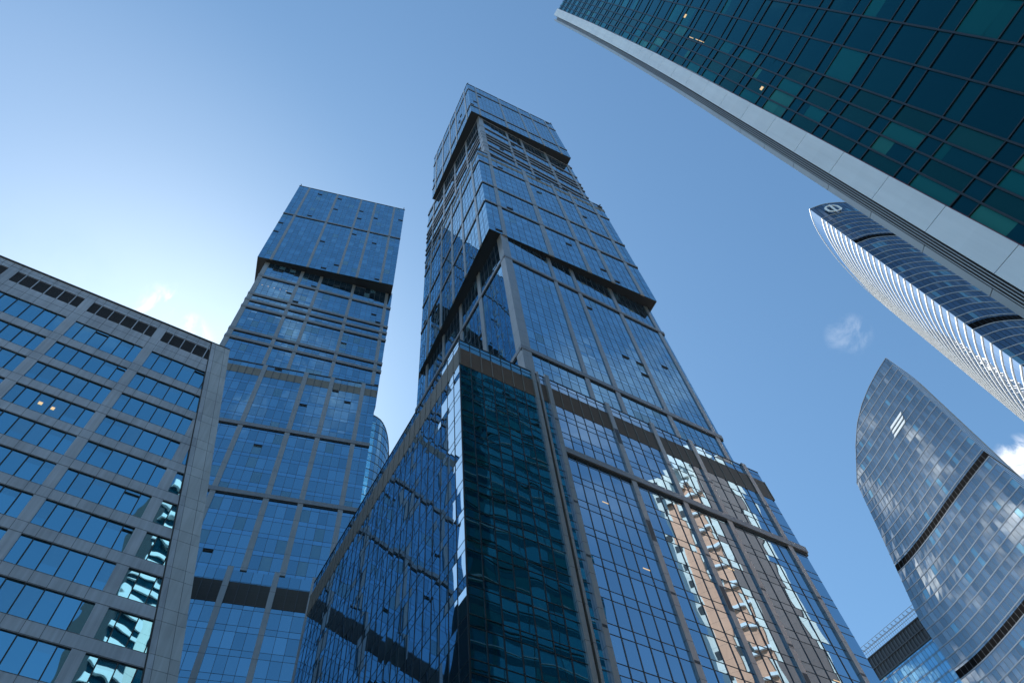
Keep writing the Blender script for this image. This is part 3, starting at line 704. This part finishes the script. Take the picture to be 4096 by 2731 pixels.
# ------------------------------------------------------------------ building with a roof frame, lower right
T8 = thing('glass_office', 'glass office tower topped by louvres and an open roof frame', 'office tower', (120, 262))
OF = Fr((115.3 - 20, 268.3 + 21.2), -46.6); OW = 62.
ob = lambda u, o: dq2(u, o)
def dq2(u, o): p = OF.A + OF.U * u + OF.N * o; return (p.x, p.y)
OF.N = Vector((math.sin(R(-46.6)), -math.cos(R(-46.6)))); 
curtain(T8, OF, 0, OW, 20, 190, (), top=189.0, fh=4.0, sp=.6, pane=1.5, g=G_TOWER, gs=G_FAR, gb=G_BLIND, blind=.04, mw=.05)
m = MB(); m.prism([dq2(.2, -.2), dq2(.2, -30), dq2(OW - .2, -30), dq2(OW - .2, -.2)], 10, 199, P_CORE); m.build('core', T8)
mb = MB(); mb.box(OF, 0, OW, 190, 200, -.3, -.05, P_LOUVD); mb.build('plant_screen', T8)
for i in range(3):
    mb = MB(); mb.box(OF, -.1, OW + .1, 190 + 4.6 * i, 190.3 + 4.6 * i, -.1, .5, P_MULL); mb.build('screen_rail', T8)
mb = MB()
for i in range(42): mb.box(OF, i * 1.5, i * 1.5 + .4, 190.31, 199.0, -.04, .3, P_MULL)
mb.build('screen_fin', T8)
rf = MB()
for i in range(32):
    rf.box(OF, i * 2.0, i * 2.0 + .12, 200, 204.6, .2, .34, P_BAND); rf.box(OF, i * 2.0, i * 2.0 + .12, 204.3, 204.6, -2.4, .2, P_BAND); rf.box(OF, i * 2.0, i * 2.0 + .12, 200, 204.6, -2.5, -2.4, P_BAND)
for z in (201.2, 202.8, 204.62): rf.box(OF, 0, OW, z, z + .14, .35, .47, P_BAND)
rf.box(OF, 0, OW, 204.62, 204.76, -2.5, -2.36, P_BAND); rf.build('roof_frame', T8)
m = MB(); m.box(OF, 2, OW - 2, 200.01, 202.0, -3.6, -3.0, P_LOUV); m.build('roof_parapet', T8)

# ------------------------------------------------------------------ glass sail between the left tower and the podium
T9 = thing('sail_tower', 'rounded glass tower edge peeping out between the left stacked tower and podium', 'skyscraper', (-52, 135))
sp_ = [azr(-25, 146), azr(-23, 139), azr(-20.5, 137), azr(-18.6, 139), azr(-17.7, 144), azr(-17.6, 152)]
curved_wall(T9, sp_, 20, lambda t: 218 - 14 * t - 22 * max(0, t - .55) ** 1.3 * 2, 3.9, 1.3, G_TOWER, P_MULL, .12, .1, (), None, 4, None, 0, 1, 0, P_MULL)
m = MB(); m.prism([azr(-24, 146), azr(-20.5, 140), azr(-18.3, 147), azr(-19, 165), azr(-24, 165)], 0, 180, P_CORE); m.build('core', T9)

# ------------------------------------------------------------------ unseen stand-ins, invented for the sunlit buildings mirrored in the glass
T10 = thing('mirrored_standin', 'stand-in for the sunlit orange and white tower mirrored in the podium glass', 'apartment tower', (122, 56))
BF = Fr((113.5, 70.5), -97.0, 1); BW = 22.5; BH = 193
BF.N = Vector((-math.sin(R(83)), math.cos(R(83)))); BF.side = -1
def bq(u, o): p = BF.A + BF.U * u + BF.N * o; return (p.x, p.y)
BF.A = Vector((113.5, 71.0)); BF.U = Vector((-.10, -.995)); BF.N = Vector((-.995, .10))
m = MB(); m.prism([bq(0, -.1), bq(0, -22), bq(BW, -22), bq(BW, -.1)], 0, BH - 8, P_CREAM); m.build('body', T10)
m = MB(); m.box(BF, 1.2, 9.6, 0, BH - 9, -.09, .3, P_BROWN); m.build('brown_cladding', T10)
for a, b, dz in ((11.2, 15.4, 14), (17.2, 20.6, 22)):
    m = MB(); m.box(BF, a, b, 0, BH - dz, -.09, .25, P_BRICK); m.build('orange_bay', T10)
for a, b, z in ((9.6, 11.2, 0), (15.4, 17.2, 0), (20.6, 22.5, -4), (-.3, 1.2, 0)):
    m = MB(); m.box(BF, a, b, 0, BH - 6 + z, -.09, .5, P_CREAM); m.build('white_pier', T10)
for k in range(25):
    z = 22 + k * 6.8
    if z > BH - 12: break
    m = MB(); m.box(BF, 15.5, 17.1, z, z + 2.6, .51, .6, P_MULLD); m.box(BF, 20.9, 22.2, z + 2, z + 4.2, .51, .6, P_MULLD); m.build('window_row', T10)
    m = MB(); m.box(BF, 11.2, 15.4, z, z + .9, .25, .9, P_WHITE); m.build('balcony', T10)
for k in range(3):
    m = MB(); m.box(BF, 10.2 + k * 4, 12.6 + k * 4, BH - 13 - 5 * k, BH - 7 - 5 * k, .5, 1.3, P_CREAM); m.build('roof_bay', T10)
m = MB(); m.prism([bq(3, 1.2), bq(3, -18), bq(14, -18), bq(14, 1.2)], BH - 7.98, BH, P_WHITE); m.build('penthouse', T10)

T11 = thing('striped_standin', 'stand-in for the white banded tower mirrored in the grey office block windows', 'office tower', (40, -45))
ZF = Fr((26, -41), 20, -1); ZH = 178
m = MB(); m.box(ZF, 0, 30, 0, ZH - .5, -20, -.1, P_CORE); m.build('core', T11)
m = MB(); m.quad(ZF, 0, 7.4, 0, ZH, 0, G_DARK); m.build('glazing', T11)
m = MB(); m.box(ZF, 7.4, 10, 0, ZH - 3, -.1, .3, P_CREAM); m.build('stone_pier', T11)
m = MB(); m.quad(ZF, 10, 30, 0, ZH - 6, 0, G_DARK); m.build('glazing', T11)
for k in range(38):
    m = MB(); m.box(ZF, -.3, 7.4, 20 + k * 4.2, 21.7 + k * 4.2, .0, .5, P_BANDW); m.build('white_band', T11)
for o in bpy.data.objects:
    if '_o' in o: del o['_o']
